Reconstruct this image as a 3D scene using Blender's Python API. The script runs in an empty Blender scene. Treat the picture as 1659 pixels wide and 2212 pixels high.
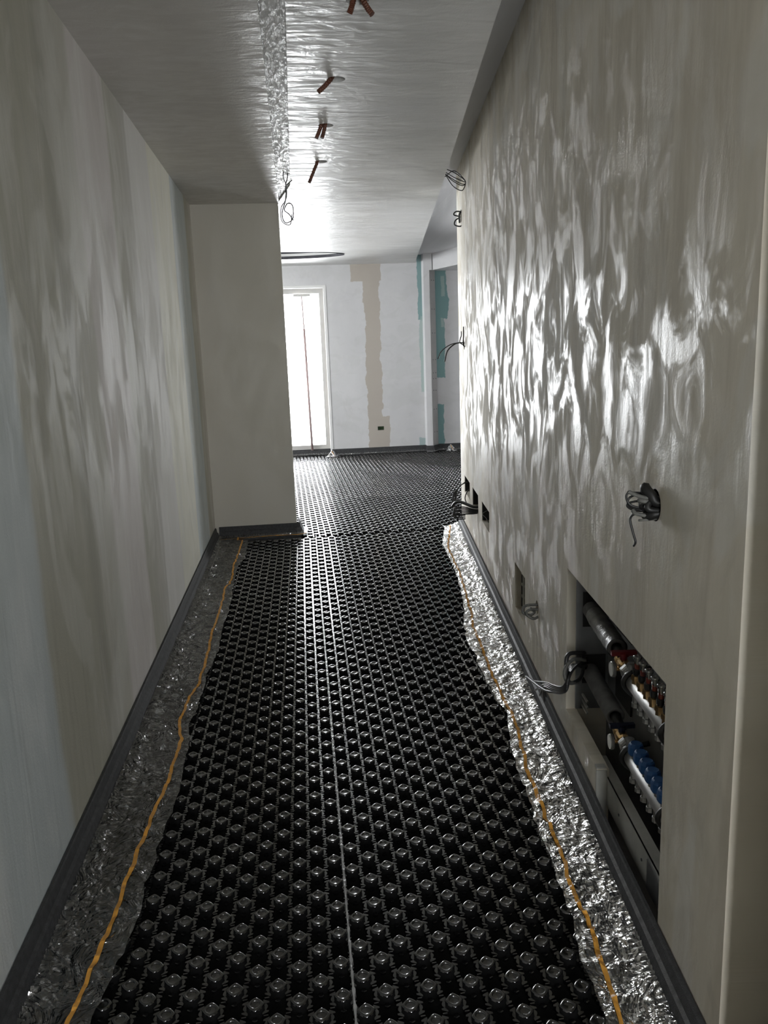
import bpy, math, random
import numpy as np
from mathutils import Vector, Matrix, noise as mn
random.seed(7)
SC = bpy.context.scene
COL = SC.collection
PI = math.pi

# ------------------------------------------------------------ camera
F_PX, PITCH, YAW, ROLL = 1718.35, 11.3214, 5.8583, -2.1033
cd = bpy.data.cameras.new('camera'); cam = bpy.data.objects.new('camera', cd); COL.objects.link(cam)
cd.sensor_fit = 'HORIZONTAL'; cd.sensor_width = 36.0; cd.lens = F_PX * 36.0 / 1659.0
cd.clip_start = 0.02; cd.clip_end = 200
p_, y_, r_ = [math.radians(a) for a in (PITCH, YAW, ROLL)]
fw = Vector((math.sin(y_)*math.cos(p_), math.cos(y_)*math.cos(p_), -math.sin(p_)))
r0 = Vector((math.cos(y_), -math.sin(y_), 0)); u0 = r0.cross(fw)
rt = math.cos(r_)*r0 + math.sin(r_)*u0; up = -math.sin(r_)*r0 + math.cos(r_)*u0
cam.matrix_world = Matrix(((rt.x, up.x, -fw.x, 0), (rt.y, up.y, -fw.y, 0), (rt.z, up.z, -fw.z, 1.42), (0, 0, 0, 1)))
SC.camera = cam

# ------------------------------------------------------------ light: overcast daylight coming in through the windows
WORLD_STRENGTH = 9.0
w = bpy.data.worlds.new('sky'); SC.world = w; w.use_nodes = True
bg = w.node_tree.nodes['Background']; bg.inputs[0].default_value = (0.97, 0.975, 1.0, 1); bg.inputs[1].default_value = WORLD_STRENGTH
def window_light(name, loc, rot, sx, sz, power=None, color=(1, 1, 1)):
    l = bpy.data.lights.new(name, 'AREA'); l.shape = 'RECTANGLE'; l.size = sx; l.size_y = sz
    o = bpy.data.objects.new(name, l); COL.objects.link(o); o.location = loc; o.rotation_euler = rot
    if power is None:
        l.cycles.is_portal = True
    else:
        l.energy = power; l.color = color
    return o
# far wall windows (looking in along -Y), left wall window, made-up hall opening behind the camera as fill
window_light('daylight_balcony_door', (-0.15, 11.46, 1.2), (math.radians(-90), 0, 0), 1.25, 2.3)
window_light('daylight_second_door', (-2.8, 11.46, 1.2), (math.radians(-90), 0, 0), 1.25, 2.3)
window_light('daylight_side_room', (3.9, 11.46, 1.25), (math.radians(-90), 0, 0), 1.25, 2.1)
window_light('daylight_left_window', (-4.36, 8.9, 1.45), (0, math.radians(-90), 0), 1.6, 2.0)
window_light('fill_hall_opening', (.37, -2.59, 1.25), (math.radians(90), 0, 0), .7, 2.4)

vs = SC.view_settings
SC.display_settings.display_device = 'sRGB'
vs.view_transform = 'Standard'; vs.look = 'None'; vs.gamma = 1.0; vs.use_curve_mapping = False
vs.exposure = 2.1
SC.cycles.max_bounces = 12; SC.cycles.diffuse_bounces = 8; SC.cycles.glossy_bounces = 4; SC.cycles.transparent_max_bounces = 12
SC.cycles.sample_clamp_indirect = 6.0; SC.cycles.caustics_reflective = False; SC.cycles.caustics_refractive = False

# ------------------------------------------------------------ material helpers
class NT:
    def __init__(s, name):
        s.m = bpy.data.materials.new(name); s.m.use_nodes = True; s.t = s.m.node_tree
        s.b = s.t.nodes['Principled BSDF']; s.out = s.t.nodes['Material Output']
    def node(s, kind, **kw):
        n = s.t.nodes.new(kind)
        for k, v in kw.items(): setattr(n, k, v)
        return n
    def link(s, a, b): s.t.links.new(a, b)
    def val(s, sock, v):
        if hasattr(v, 'is_output'): s.link(v, sock)
        else: sock.default_value = v
    def math(s, op, a, b=0.0, c=0.0, clamp=False):
        n = s.node('ShaderNodeMath', operation=op, use_clamp=clamp)
        s.val(n.inputs[0], a); s.val(n.inputs[1], b)
        if op in ('MULTIPLY_ADD', 'SMOOTH_MAX'): s.val(n.inputs[2], c)
        return n.outputs[0]
    def xyz(s):
        tc = s.node('ShaderNodeTexCoord'); sp = s.node('ShaderNodeSeparateXYZ'); s.link(tc.outputs['Object'], sp.inputs[0])
        return dict(X=sp.outputs[0], Y=sp.outputs[1], Z=sp.outputs[2])
    def comb(s, a, b, c=0.0):
        n = s.node('ShaderNodeCombineXYZ'); s.val(n.inputs[0], a); s.val(n.inputs[1], b); s.val(n.inputs[2], c); return n.outputs[0]
    def noise(s, U, V, su, sv, detail=4.0, rough=0.55, dist=0.0, seed=0.0):
        v = s.comb(s.math('MULTIPLY', U, su), s.math('MULTIPLY', V, sv), seed)
        n = s.node('ShaderNodeTexNoise'); s.link(v, n.inputs['Vector']); n.inputs['Scale'].default_value = 1.0
        n.inputs['Detail'].default_value = detail; n.inputs['Roughness'].default_value = rough; n.inputs['Distortion'].default_value = dist
        return n.outputs[0]
    def ramp(s, fac, stops, interp='LINEAR'):
        n = s.node('ShaderNodeValToRGB'); n.color_ramp.interpolation = interp; e = n.color_ramp.elements
        while len(e) < len(stops): e.new(0.5)
        for k, (p, c) in enumerate(stops):
            e[k].position = p; e[k].color = (c, c, c, 1) if isinstance(c, (int, float)) else (*c, 1)
        s.val(n.inputs[0], fac); return n.outputs[0]
    def mix(s, f, a, b):
        n = s.node('ShaderNodeMix', data_type='RGBA'); s.val(n.inputs[0], f)
        s.val(n.inputs[6], a if hasattr(a, 'is_output') else (*a, 1)); s.val(n.inputs[7], b if hasattr(b, 'is_output') else (*b, 1)); return n.outputs[2]
    def rng(s, v, a, b, c, d, smooth=False):
        n = s.node('ShaderNodeMapRange', clamp=True)
        if smooth: n.interpolation_type = 'SMOOTHSTEP'
        s.val(n.inputs[0], v)
        for k, x in enumerate((a, b, c, d)): s.val(n.inputs[k+1], x)
        return n.outputs[0]
    def bump(s, h, dist, strength=1.0, normal=None):
        n = s.node('ShaderNodeBump'); n.inputs['Distance'].default_value = dist; n.inputs['Strength'].default_value = strength
        s.link(h, n.inputs['Height'])
        if normal is not None: s.link(normal, n.inputs['Normal'])
        return n.outputs[0]
    def band(s, U, V, u0, u1, v0, v1, warp=0.05, seed=0.0, f=(5, 4.2), soft=0.004):
        a = s.math('ADD', U, s.math('MULTIPLY', s.math('SUBTRACT', s.noise(U, V, f[0], f[1], 5, 0.6, 0, seed), 0.5), warp*2.8))
        b = s.math('ADD', V, s.math('MULTIPLY', s.math('SUBTRACT', s.noise(U, V, f[0]*3, f[1], 4, 0.6, 0, seed+9), 0.5), warp*2))
        m = s.math('MULTIPLY', s.rng(a, u0-soft, u0+soft, 0, 1), s.rng(a, u1-soft, u1+soft, 1, 0))
        m = s.math('MULTIPLY', m, s.rng(b, v0-soft, v0+soft, 0, 1))
        return s.math('MULTIPLY', m, s.rng(b, v1-soft, v1+soft, 1, 0))

def simple(name, color, rough=0.5, metal=0.0, spec=0.5, nscale=0.0, namt=0.15, bump=0.0, bscale=200.0):
    t = NT(name); b = t.b
    b.inputs['Base Color'].default_value = (*color, 1); b.inputs['Roughness'].default_value = rough; b.inputs['Metallic'].default_value = metal
    b.inputs['Specular IOR Level'].default_value = spec
    c = t.xyz()
    n = t.node('ShaderNodeTexNoise'); tc = t.node('ShaderNodeTexCoord'); t.link(tc.outputs['Object'], n.inputs['Vector'])
    n.inputs['Scale'].default_value = nscale or 30.0; n.inputs['Detail'].default_value = 4
    dk = tuple(x*(1-namt) for x in color); lt = tuple(min(1, x*(1+namt)) for x in color)
    t.link(t.ramp(n.outputs[0], [(0.3, dk), (0.7, lt)]), b.inputs['Base Color'])
    if bump:
        n2 = t.node('ShaderNodeTexNoise'); t.link(tc.outputs['Object'], n2.inputs['Vector']); n2.inputs['Scale'].default_value = bscale
        t.link(t.bump(n2.outputs[0], bump), b.inputs['Normal'])
    return t.m

def plaster(name, u='Y', v='Z', cols=((.3, (.5, .5, .48)), (.7, (.6, .6, .58))), su=2.2, sv=0.35, bands=None, warp=0.1,
            streak=(26, 2.2), streak_amt=0.0015, smear=(9, 1.6), smear_amt=0.12, gloss=(0.28, 0.6), fine=0.0004, masks=(), spec=0.5,
            patch=None, gloss_area=None, bump_area=None):
    t = NT(name); c = t.xyz(); U, V = c[u], c[v]
    if bands:
        lo, hi = bands[0][0], bands[-1][0]
        wz = t.math('MULTIPLY', t.math('SUBTRACT', t.noise(U, V, 1.5, 0.9, 5, 0.6), 0.5), warp*2)
        f = t.rng(t.math('ADD', U, wz), lo, hi, 0, 1)
        col = t.ramp(f, [((p-lo)/(hi-lo), q) for p, q in bands])
    else:
        col = t.ramp(t.noise(U, V, su, sv, 5, 0.6, 0.3), list(cols))
    # trowel smears: lighter and darker filler
    sm = t.noise(U, V, smear[0], smear[1], 6, 0.62, 0.8, 3.0)
    col = t.mix(t.rng(sm, 0.50, 0.66, 0, smear_amt*4, True), col, (.78, .78, .76))
    sm2 = t.noise(U, V, smear[0]*0.7, smear[1]*1.3, 6, 0.65, 1.2, 7.0)
    col = t.mix(t.rng(sm2, 0.55, 0.70, 0, smear_amt*3, True), col, (.27, .26, .23))
    if patch:
        pn = t.noise(U, V, patch[0], patch[1], 3, 0.5, 1.5, 13.0)
        col = t.mix(t.rng(pn, 0.52, 0.60, 0, patch[2], True), col, patch[3])
    for (mc, u_0, u_1, v_0, v_1, wp, amt) in masks:
        m = t.band(U, V, u_0, u_1, v_0, v_1, wp, seed=u_0*3.7)
        col = t.mix(t.math('MULTIPLY', m, amt), col, mc)
    t.link(col, t.b.inputs['Base Color'])
    rn = t.noise(U, V, smear[0]*1.1, smear[1]*2.3, 6, 0.65, 0.9, 21.0)
    rough = t.rng(rn, 0.44, 0.56, gloss[0], gloss[1])
    t.link(rough, t.b.inputs['Roughness']); t.b.inputs['Specular IOR Level'].default_value = spec
    h1 = t.noise(U, V, streak[0], streak[1], 3.5, 0.5, 0.9, 31.0)
    h2 = t.noise(U, V, 6.0, 3.5, 5, 0.6, 1.5, 41.0)
    h = t.math('ADD', h1, t.math('MULTIPLY', h2, 0.5))
    if bump_area is not None:
        ba = t.rng(c[bump_area[0]], bump_area[1], bump_area[2], bump_area[3], bump_area[4], True)
        h = t.math('MULTIPLY', h, ba)
    n1 = t.bump(h, streak_amt*4)
    n3 = t.noise(U, V, 160, 160, 2, 0.5, 0, 51.0)
    t.link(t.bump(n3, fine, 1.0, n1), t.b.inputs['Normal'])
    return t.m

# ------------------------------------------------------------ mesh helpers
def link_mesh(name, verts, faces, mat, parent=None, smooth=False, mats=None, midx=None):
    me = bpy.data.meshes.new(name); me.from_pydata([tuple(v) for v in verts], [], [tuple(f) for f in faces]); me.update()
    for m in (mats or [mat]): me.materials.append(m)
    if midx is not None: me.polygons.foreach_set('material_index', midx)
    if smooth: me.polygons.foreach_set('use_smooth', [True]*len(me.polygons))
    o = bpy.data.objects.new(name, me); COL.objects.link(o)
    if parent is not None: o.parent = parent
    return o
def tag(o, label=None, cat=None, group=None, kind=None):
    if label: o['label'] = label
    if cat: o['category'] = cat
    if group: o['group'] = group
    if kind: o['kind'] = kind
    return o
def thing(name, label, cat, loc=(0, 0, 0), group=None, mat=None):
    o = bpy.data.objects.new(name, None); COL.objects.link(o); o.empty_display_size = 0.05
    if mat is not None: o.matrix_world = mat @ Matrix.Translation(loc)
    else: o.location = loc
    return tag(o, label, cat, group)
class MB:
    def __init__(s): s.v = []; s.f = []; s.mi = []; s.cur = 0
    def add(s, v, f):
        k = len(s.v); s.v += [tuple(q) for q in v]; s.f += [tuple(i+k for i in q) for q in f]; s.mi += [s.cur]*len(f)
    def box(s, x0, x1, y0, y1, z0, z1):
        s.add([(x, y, z) for z in (z0, z1) for y in (y0, y1) for x in (x0, x1)],
              [(0, 2, 3, 1), (4, 5, 7, 6), (0, 1, 5, 4), (2, 6, 7, 3), (0, 4, 6, 2), (1, 3, 7, 5)])
    def prism(s, poly, z0, z1):
        n = len(poly); s.add([(x, y, z0) for x, y in poly] + [(x, y, z1) for x, y in poly],
              [tuple(range(n))[::-1], tuple(range(n, 2*n))] + [(i, (i+1) % n, (i+1) % n+n, i+n) for i in range(n)])
    def tube(s, pts, r, n=8, cap=True, radii=None):
        pts = [Vector(p) for p in pts]; rings = []; prev = None; k = len(s.v)
        for i, p in enumerate(pts):
            d = (pts[min(i+1, len(pts)-1)] - pts[max(i-1, 0)]).normalized()
            if prev is None:
                a = d.orthogonal().normalized()
            else:
                a = (prev - d*prev.dot(d)); a = a.normalized() if a.length > 1e-6 else d.orthogonal().normalized()
            prev = a; b = d.cross(a); rr = radii[i] if radii else r
            rings.append([p + rr*(math.cos(2*PI*j/n)*a + math.sin(2*PI*j/n)*b) for j in range(n)])
        v = [q for ring in rings for q in ring]; f = []
        for i in range(len(pts)-1):
            for j in range(n): f.append((i*n+j, i*n+(j+1) % n, (i+1)*n+(j+1) % n, (i+1)*n+j))
        if cap: f += [tuple(range(n))[::-1], tuple(range((len(pts)-1)*n, len(pts)*n))]
        s.add(v, f)
    def lathe(s, prof, origin, axis=(0, 0, 1), n=20, cap=True, lobes=None):
        ax = Vector(axis).normalized(); a = ax.orthogonal().normalized(); b = ax.cross(a); o = Vector(origin)
        v = []
        for (r, h) in prof:
            for j in range(n):
                th = 2*PI*j/n; rr = r*(lobes(th) if lobes else 1)
                v.append(o + ax*h + rr*(math.cos(th)*a + math.sin(th)*b))
        f = [(i*n+j, i*n+(j+1) % n, (i+1)*n+(j+1) % n, (i+1)*n+j) for i in range(len(prof)-1) for j in range(n)]
        if cap: f += [tuple(range(n))[::-1], tuple(range((len(prof)-1)*n, len(prof)*n))]
        s.add(v, f)
    def build(s, name, mat, parent=None, smooth=False, mats=None):
        return link_mesh(name, s.v, s.f, mat, parent, smooth, mats, s.mi if mats else None)
def spline(pts, n=8):
    P = [Vector(p) for p in pts]; P = [P[0]*2-P[1]] + P + [P[-1]*2-P[-2]]; out = []
    for i in range(1, len(P)-2):
        for k in range(n):
            t = k/n; a, b, c, d = P[i-1], P[i], P[i+1], P[i+2]
            out.append(0.5*((2*b) + (c-a)*t + (2*a-5*b+4*c-d)*t*t + (3*b-a-3*c+d)*t**3))
    out.append(P[-2]); return out
def cut(o, cutters):
    """boolean the cutter meshes out of o, then drop the cutters"""
    for c in cutters:
        md = o.modifiers.new('cut', 'BOOLEAN'); md.operation = 'DIFFERENCE'; md.object = c; md.solver = 'EXACT'
    dg = bpy.context.evaluated_depsgraph_get(); dg.update()
    me = bpy.data.meshes.new_from_object(o.evaluated_get(dg))
    o.modifiers.clear(); o.data = me
    for c in cutters: bpy.data.objects.remove(c)
def struct(o): o['kind'] = 'structure'; return o
def cutbox(*a):
    m = MB(); m.box(*a); return m.build('cutter', M_PLAIN)
def cutcyl(x, y, z0, z1, r, n=28, ry=None):
    m = MB(); m.prism([(x+r*math.cos(2*PI*k/n), y+(ry or r)*math.sin(2*PI*k/n)) for k in range(n)], z0, z1); return m.build('cutter', M_PLAIN)

# ------------------------------------------------------------ materials
BG, OL, MV, LG, CR_LIT = (.50, .54, .54), (.40, .39, .32), (.56, .53, .50), (.63, .62, .59), (.70, .69, .60)
M_PLAIN = simple('smooth_plaster', (.56, .55, .52), 0.6, nscale=1.5, namt=0.05, bump=0.0005, bscale=90)
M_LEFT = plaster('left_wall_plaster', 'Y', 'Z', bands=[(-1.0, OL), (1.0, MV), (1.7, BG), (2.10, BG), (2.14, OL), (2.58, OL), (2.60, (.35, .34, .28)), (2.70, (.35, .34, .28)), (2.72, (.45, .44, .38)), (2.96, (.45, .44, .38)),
        (2.98, MV), (3.5, MV), (3.53, OL), (3.93, (.46, .45, .41)), (3.96, LG), (4.47, LG), (4.49, CR_LIT), (5.22, CR_LIT), (5.25, BG), (5.85, BG), (5.88, OL), (6.3, MV)],  # last cream and blue-grey stops paint the side light and the pillar's shadow
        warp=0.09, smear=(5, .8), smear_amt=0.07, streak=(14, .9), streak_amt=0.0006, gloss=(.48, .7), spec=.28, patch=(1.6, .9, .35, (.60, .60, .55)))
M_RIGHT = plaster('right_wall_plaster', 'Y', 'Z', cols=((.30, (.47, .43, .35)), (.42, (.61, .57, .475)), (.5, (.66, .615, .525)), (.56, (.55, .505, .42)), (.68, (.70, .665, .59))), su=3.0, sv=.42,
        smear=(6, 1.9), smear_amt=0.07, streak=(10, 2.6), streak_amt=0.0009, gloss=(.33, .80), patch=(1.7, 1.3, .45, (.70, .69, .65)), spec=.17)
M_CEIL = plaster('ceiling_plaster', 'X', 'Y', cols=((.3, (.52, .52, .50)), (.5, (.64, .64, .62)), (.7, (.70, .70, .69))), su=.6, sv=2.0,
        smear=(2.2, 9), smear_amt=0.08, streak=(7.0, 17), streak_amt=0.0020, gloss=(.30, .55), bump_area=('X', -0.1, 0.9, 1.0, 0.15))
M_CEILL = plaster('side_ceiling_plaster', 'X', 'Y', cols=((.3, (.50, .48, .45)), (.7, (.57, .55, .52))), su=1, sv=.6,
        smear=(5, 9), smear_amt=0.04, streak=(9, 24), streak_amt=0.0011, gloss=(.35, .6), bump_area=('X', -0.32, -0.12, 0.1, 1.0))
M_SLOT = plaster('rough_slot_plaster', 'X', 'Y', cols=((.3, (.36, .36, .34)), (.7, (.54, .54, .52))), su=9, sv=4, smear=(40, 9), smear_amt=.1, streak=(60, 14), streak_amt=0.0012, gloss=(.35, .6), spec=.3)
BEIGE, TEAL, TEALL = (.47, .43, .38), (.19, .34, .34), (.38, .49, .47)
M_FAR = plaster('far_wall_plaster', 'X', 'Z', cols=((.3, (.60, .60, .61)), (.7, (.68, .68, .69))), su=1.5, sv=.8, smear=(3, 2), smear_amt=0.035, streak=(6, 8), streak_amt=.0004, gloss=(.45, .7),
        patch=(2.5, 4.5, .28, (.56, .57, .56)),
        masks=[(BEIGE, .97, 1.185, .0, 2.75, .055, 1), (BEIGE, .80, 1.22, 2.38, 2.75, .03, 1), (BEIGE, 1.02, 1.27, .0, .55, .04, 1),
               (TEAL, 1.71, 1.82, 1.85, 2.75, .035, .9), (TEALL, 1.73, 1.80, .85, 1.9, .04, .8), (TEAL, 1.68, 1.78, .0, .22, .03, .6),
               (TEAL, 1.9, 2.13, 1.85, 2.6, .05, 1), (TEAL, 1.9, 2.08, 1.05, 1.9, .03, 1), (TEAL, 1.9, 2.045, .0, .68, .03, 1), (TEALL, 2.04, 2.09, 2.15, 2.42, .02, .8), (TEALL, 2.03, 2.07, 1.74, 1.86, .015, .8)])
M_COOL = plaster('pale_plaster', 'X', 'Z', cols=((.3, (.60, .60, .61)), (.7, (.68, .68, .69))), su=1.5, sv=.8, smear=(4, 3), smear_amt=0.05, streak=(6, 8), streak_amt=.0005, gloss=(.45, .7))
M_PILLAR = plaster('pillar_plaster', 'X', 'Z', cols=((.3, (.50, .48, .42)), (.7, (.54, .515, .45))), su=1, sv=.3, smear=(4, 1), smear_amt=.015, streak=(8, 2), streak_amt=.0002, gloss=(.5, .7))
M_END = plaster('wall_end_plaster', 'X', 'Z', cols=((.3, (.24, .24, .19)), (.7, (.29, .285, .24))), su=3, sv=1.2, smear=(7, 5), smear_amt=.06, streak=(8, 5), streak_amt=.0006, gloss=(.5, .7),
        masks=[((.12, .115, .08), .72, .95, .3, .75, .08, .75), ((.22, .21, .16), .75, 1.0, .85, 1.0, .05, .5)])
M_CONC = simple('concrete', (.35, .34, .32), .8, nscale=6, namt=.2, bump=.001)
M_WHITE = simple('white_paint', (.78, .78, .77), .45, nscale=4, namt=.04)
M_FRAME = simple('grey_door_frame', (.52, .51, .49), .4, nscale=8, namt=.05)
def black_plastic():
    t = NT('black_polystyrene_film'); c = t.xyz(); b = t.b
    n = t.noise(c['X'], c['Y'], 6, 6, 3, .5)
    t.link(t.ramp(n, [(.3, (.003, .003, .0035)), (.7, (.006, .006, .0065))]), b.inputs['Base Color'])
    t.link(t.rng(t.noise(c['X'], c['Y'], 40, 40, 3, .6, 0, 5.0), .3, .7, .10, .20), b.inputs['Roughness'])
    b.inputs['Specular IOR Level'].default_value = 1.0; b.inputs['Coat Weight'].default_value = .9; b.inputs['Coat Roughness'].default_value = .12; b.inputs['Coat IOR'].default_value = 1.7
    t.link(t.bump(t.noise(c['X'], c['Y'], 120, 120, 2, .5, 0, 3.0), .0003), b.inputs['Normal']); return t.m
M_NUB = black_plastic()
M_BASE = simple('matt_black_panel_base', (.004, .004, .004), .9, 0, .1, nscale=60, namt=.3)
M_SEAM = simple('seam_flange_plastic', (.30, .30, .30), .35, nscale=40, namt=.3)
M_FOAM = simple('dark_grey_foam', (.035, .036, .038), .75, nscale=60, namt=.35, bump=.0015, bscale=350)
M_FOAML = simple('worn_foam_groove', (.06, .06, .06), .6, nscale=50, namt=.5, bump=.001, bscale=300)
M_TAPE = simple('orange_tape', (.62, .30, .05), .35, nscale=14, namt=.15)
def film_mat():
    t = NT('crinkled_clear_film'); c = t.xyz()
    n1 = t.noise(c['X'], c['Y'], 11, 11, 3.0, .58, 1.2); n2 = t.noise(c['X'], c['Y'], 70, 70, 3, .5, 1.0, 4.0)
    rid = t.math('ABSOLUTE', t.math('SUBTRACT', n1, .5)); h = t.math('ADD', rid, t.math('MULTIPLY', n2, .04))
    nr = t.bump(h, .036)
    tr = t.node('ShaderNodeBsdfTransparent'); tr.inputs[0].default_value = (.86, .87, .88, 1)
    gl = t.node('ShaderNodeBsdfGlossy'); gl.inputs['Color'].default_value = (.95, .95, .95, 1); gl.inputs['Roughness'].default_value = .09; t.link(nr, gl.inputs['Normal'])
    lw = t.node('ShaderNodeLayerWeight'); lw.inputs['Blend'].default_value = .38; t.link(nr, lw.inputs['Normal'])
    f = t.rng(t.math('ADD', lw.outputs['Fresnel'], t.math('MULTIPLY', n1, .22)), .12, 1.0, .13, .95)
    mx = t.node('ShaderNodeMixShader'); t.link(f, mx.inputs[0]); t.link(tr.outputs[0], mx.inputs[1]); t.link(gl.outputs[0], mx.inputs[2])
    t.link(mx.outputs[0], t.out.inputs[0]); return t.m
M_FILM = film_mat()
def glass_mat(name, tint=(.95, .96, .96), f0=.06):
    t = NT(name); c = t.xyz(); t.b.inputs['Roughness'].default_value = .1
    tr = t.node('ShaderNodeBsdfTransparent'); tr.inputs[0].default_value = (*tint, 1)
    gl = t.node('ShaderNodeBsdfGlossy'); gl.inputs['Roughness'].default_value = .05
    lw = t.node('ShaderNodeLayerWeight'); lw.inputs['Blend'].default_value = .3
    f = t.rng(t.math('ADD', lw.outputs['Fresnel'], t.math('MULTIPLY', t.noise(c['X'], c['Z'], 3, 3), .02)), 0, 1, f0, 1)
    mx = t.node('ShaderNodeMixShader'); t.link(f, mx.inputs[0]); t.link(tr.outputs[0], mx.inputs[1]); t.link(gl.outputs[0], mx.inputs[2])
    t.link(mx.outputs[0], t.out.inputs[0]); return t.m
M_GLASS = glass_mat('window_glass')
M_CLEAR = glass_mat('clear_plastic_tube', (.8, .78, .75), .15)
M_BRASS = simple('brass', (.62, .42, .20), .28, 1.0, nscale=40, namt=.2)
M_STEEL = simple('satin_steel', (.36, .36, .35), .45, .8, nscale=25, namt=.12)
M_GALV = simple('galvanised_sheet', (.34, .35, .36), .33, .85, nscale=9, namt=.25)
M_RAIL = simple('painted_metal_rail', (.44, .44, .41), .45, .2, nscale=14, namt=.18)
M_BLACK = simple('black_rubber', (.012, .012, .012), .45, nscale=30, namt=.3)
M_CABLE = simple('black_cable_sheath', (.02, .02, .02), .4, nscale=80, namt=.3)
M_GREYC = simple('grey_cable_sheath', (.12, .12, .11), .5, nscale=80, namt=.3)
M_INSUL = simple('grey_pipe_insulation', (.13, .13, .13), .6, nscale=25, namt=.3, bump=.0015, bscale=60)
M_SLEEVE = simple('wrinkled_silver_tape', (.22, .22, .22), .35, .5, nscale=30, namt=.3, bump=.003, bscale=45)
M_BLUE = simple('blue_plastic', (.02, .09, .26), .5, nscale=30, namt=.12)
M_RED = simple('dark_red_plastic', (.16, .01, .012), .45, nscale=30, namt=.15)
M_FLOAT = simple('orange_red_plastic', (.55, .06, .03), .4, nscale=30, namt=.15)
M_DBLUE = simple('dark_blue_plastic', (.008, .012, .03), .4, nscale=30, namt=.15)
M_DIAL = simple('white_dial', (.72, .72, .68), .3, nscale=8, namt=.04)
M_COND = simple('rust_brown_conduit', (.11, .040, .022), .45, nscale=40, namt=.35)
M_GREENB = simple('green_socket_box', (.02, .05, .02), .6, nscale=90, namt=.6)
M_TERRA = simple('exposed_brick', (.20, .07, .04), .8, nscale=20, namt=.4)
M_POLE = simple('brown_metal_pole', (.45, .33, .32), .4, nscale=10, namt=.15)
M_IRON = simple('dark_iron', (.05, .05, .06), .5, nscale=20, namt=.2)
M_PAVE = simple('pale_paving', (.6, .58, .55), .8, nscale=8, namt=.1)

# ------------------------------------------------------------ the rooms
XL, ZC, ZR = -0.70, 2.526, 2.705            # left wall face, lowered ceiling, upper ceiling
YP, XP = 6.23, -0.062                       # pillar front face and its right edge
YF = 11.15                                  # far wall face
ANG = math.atan(0.1095)
RW = Matrix.Translation((0.585, 0, 0)) @ Matrix.Rotation(-ANG, 4, 'Z')   # right wall frame: x = depth into wall, y = along, z = up
S0, S1 = 1.205, 6.2
def zc(y): return ZC if y <= YP else ZC + 0.075*(y-YP)/(YF-YP)

m = MB(); m.box(-4.5, 6.2, -2.55, 11.75, -0.12, 0.0); struct(m.build('floor', M_CONC))
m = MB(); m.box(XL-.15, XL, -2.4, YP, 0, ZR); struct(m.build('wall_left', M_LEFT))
m = MB(); m.box(-4.35, XP, YP, YP+.22, 0, ZR); struct(m.build('wall_pillar', M_PILLAR))
m = MB(); m.box(-4.5, 6.2, -2.55, 11.6, ZR, ZR+.15); struct(m.build('ceiling', M_COOL))
# lowered ceiling over the left part, with the service slot to its right
m = MB(); m.box(XL, -0.055, -2.4, YP, ZC, ZR); o = m.build('ceiling', M_CEILL); struct(o)
m = MB(); m.box(-.0549, .0329, -2.4, YP-.002, ZC+.014, ZR); o = m.build('ceiling', M_SLOT); struct(o)
def bx(y): return 0.73 + 0.1149*(y-2.79)
v = []; f = []
poly1 = [(.033, -2.4), (.702, -2.4), (.702, .3), (bx(1.1), 1.1), (bx(YP), YP), (XP, YP), (.033, 5.6)]
poly2 = [(-4.2, YP+.22), (XP, YP+.22), (XP, YP), (bx(YP), YP), (bx(YF), YF), (-4.2, YF)]
m = MB(); m.prism(poly1, ZC, ZR); o1 = m.build('ceiling', M_CEIL); struct(o1)
m = MB(); m.prism(poly2, ZC, ZR); o2 = m.build('ceiling', M_CEIL); struct(o2)
for vv in o2.data.vertices:
    if vv.co.z < ZC+.01: vv.co.z = zc(vv.co.y)
SPOTS = [(0.262, 2.80), (0.232, 3.545), (0.215, 4.215), (0.215, 4.965)]
cut(o1, [cutcyl(x, y, ZC-.1, ZR-.03, .037) for x, y in SPOTS])
cut(o2, [cutcyl(-.25, 9.80, ZC-.1, ZR-.015, .90, 64, .33)])
# lining of the wide oval recess; its upper dark band paints the inner shadow
m = MB(); n = 64
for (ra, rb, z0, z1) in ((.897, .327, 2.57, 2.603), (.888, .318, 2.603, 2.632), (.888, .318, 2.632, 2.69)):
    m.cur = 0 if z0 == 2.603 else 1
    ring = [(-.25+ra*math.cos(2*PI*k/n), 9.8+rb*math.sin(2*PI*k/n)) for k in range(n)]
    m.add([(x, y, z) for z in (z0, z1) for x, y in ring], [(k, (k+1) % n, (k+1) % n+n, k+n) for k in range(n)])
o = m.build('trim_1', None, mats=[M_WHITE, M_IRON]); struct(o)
# far wall with the door and window openings
m = MB(); m.box(-4.35, 6.2, YF, YF+.3, 0, ZR); o = m.build('wall_far', M_FAR); struct(o)
cut(o, [cutbox(-.75, .455, YF-.1, YF+.4, -.05, 2.335), cutbox(-3.4, -2.2, YF-.1, YF+.4, -.05, 2.335), cutbox(3.3, 4.5, YF-.1, YF+.4, .2, 2.3),
        cutbox(1.10, 1.19, YF-.1, YF+.04, .352, .405)])
m = MB(); m.box(-4.35, -4.2, YP, YF, 0, ZR); o = m.build('wall_room_left', M_COOL); struct(o)
cut(o, [cutbox(-4.5, -4.0, 7.9, 9.9, .65, 2.25)])
m = MB(); m.box(6.05, 6.2, 6.2, YF, 0, ZR); struct(m.build('wall_room_right', M_COOL))
m = MB(); m.box(1.45, 6.1, 6.0, 6.15, 0, ZR); struct(m.build('wall_room_back', M_COOL))
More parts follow.
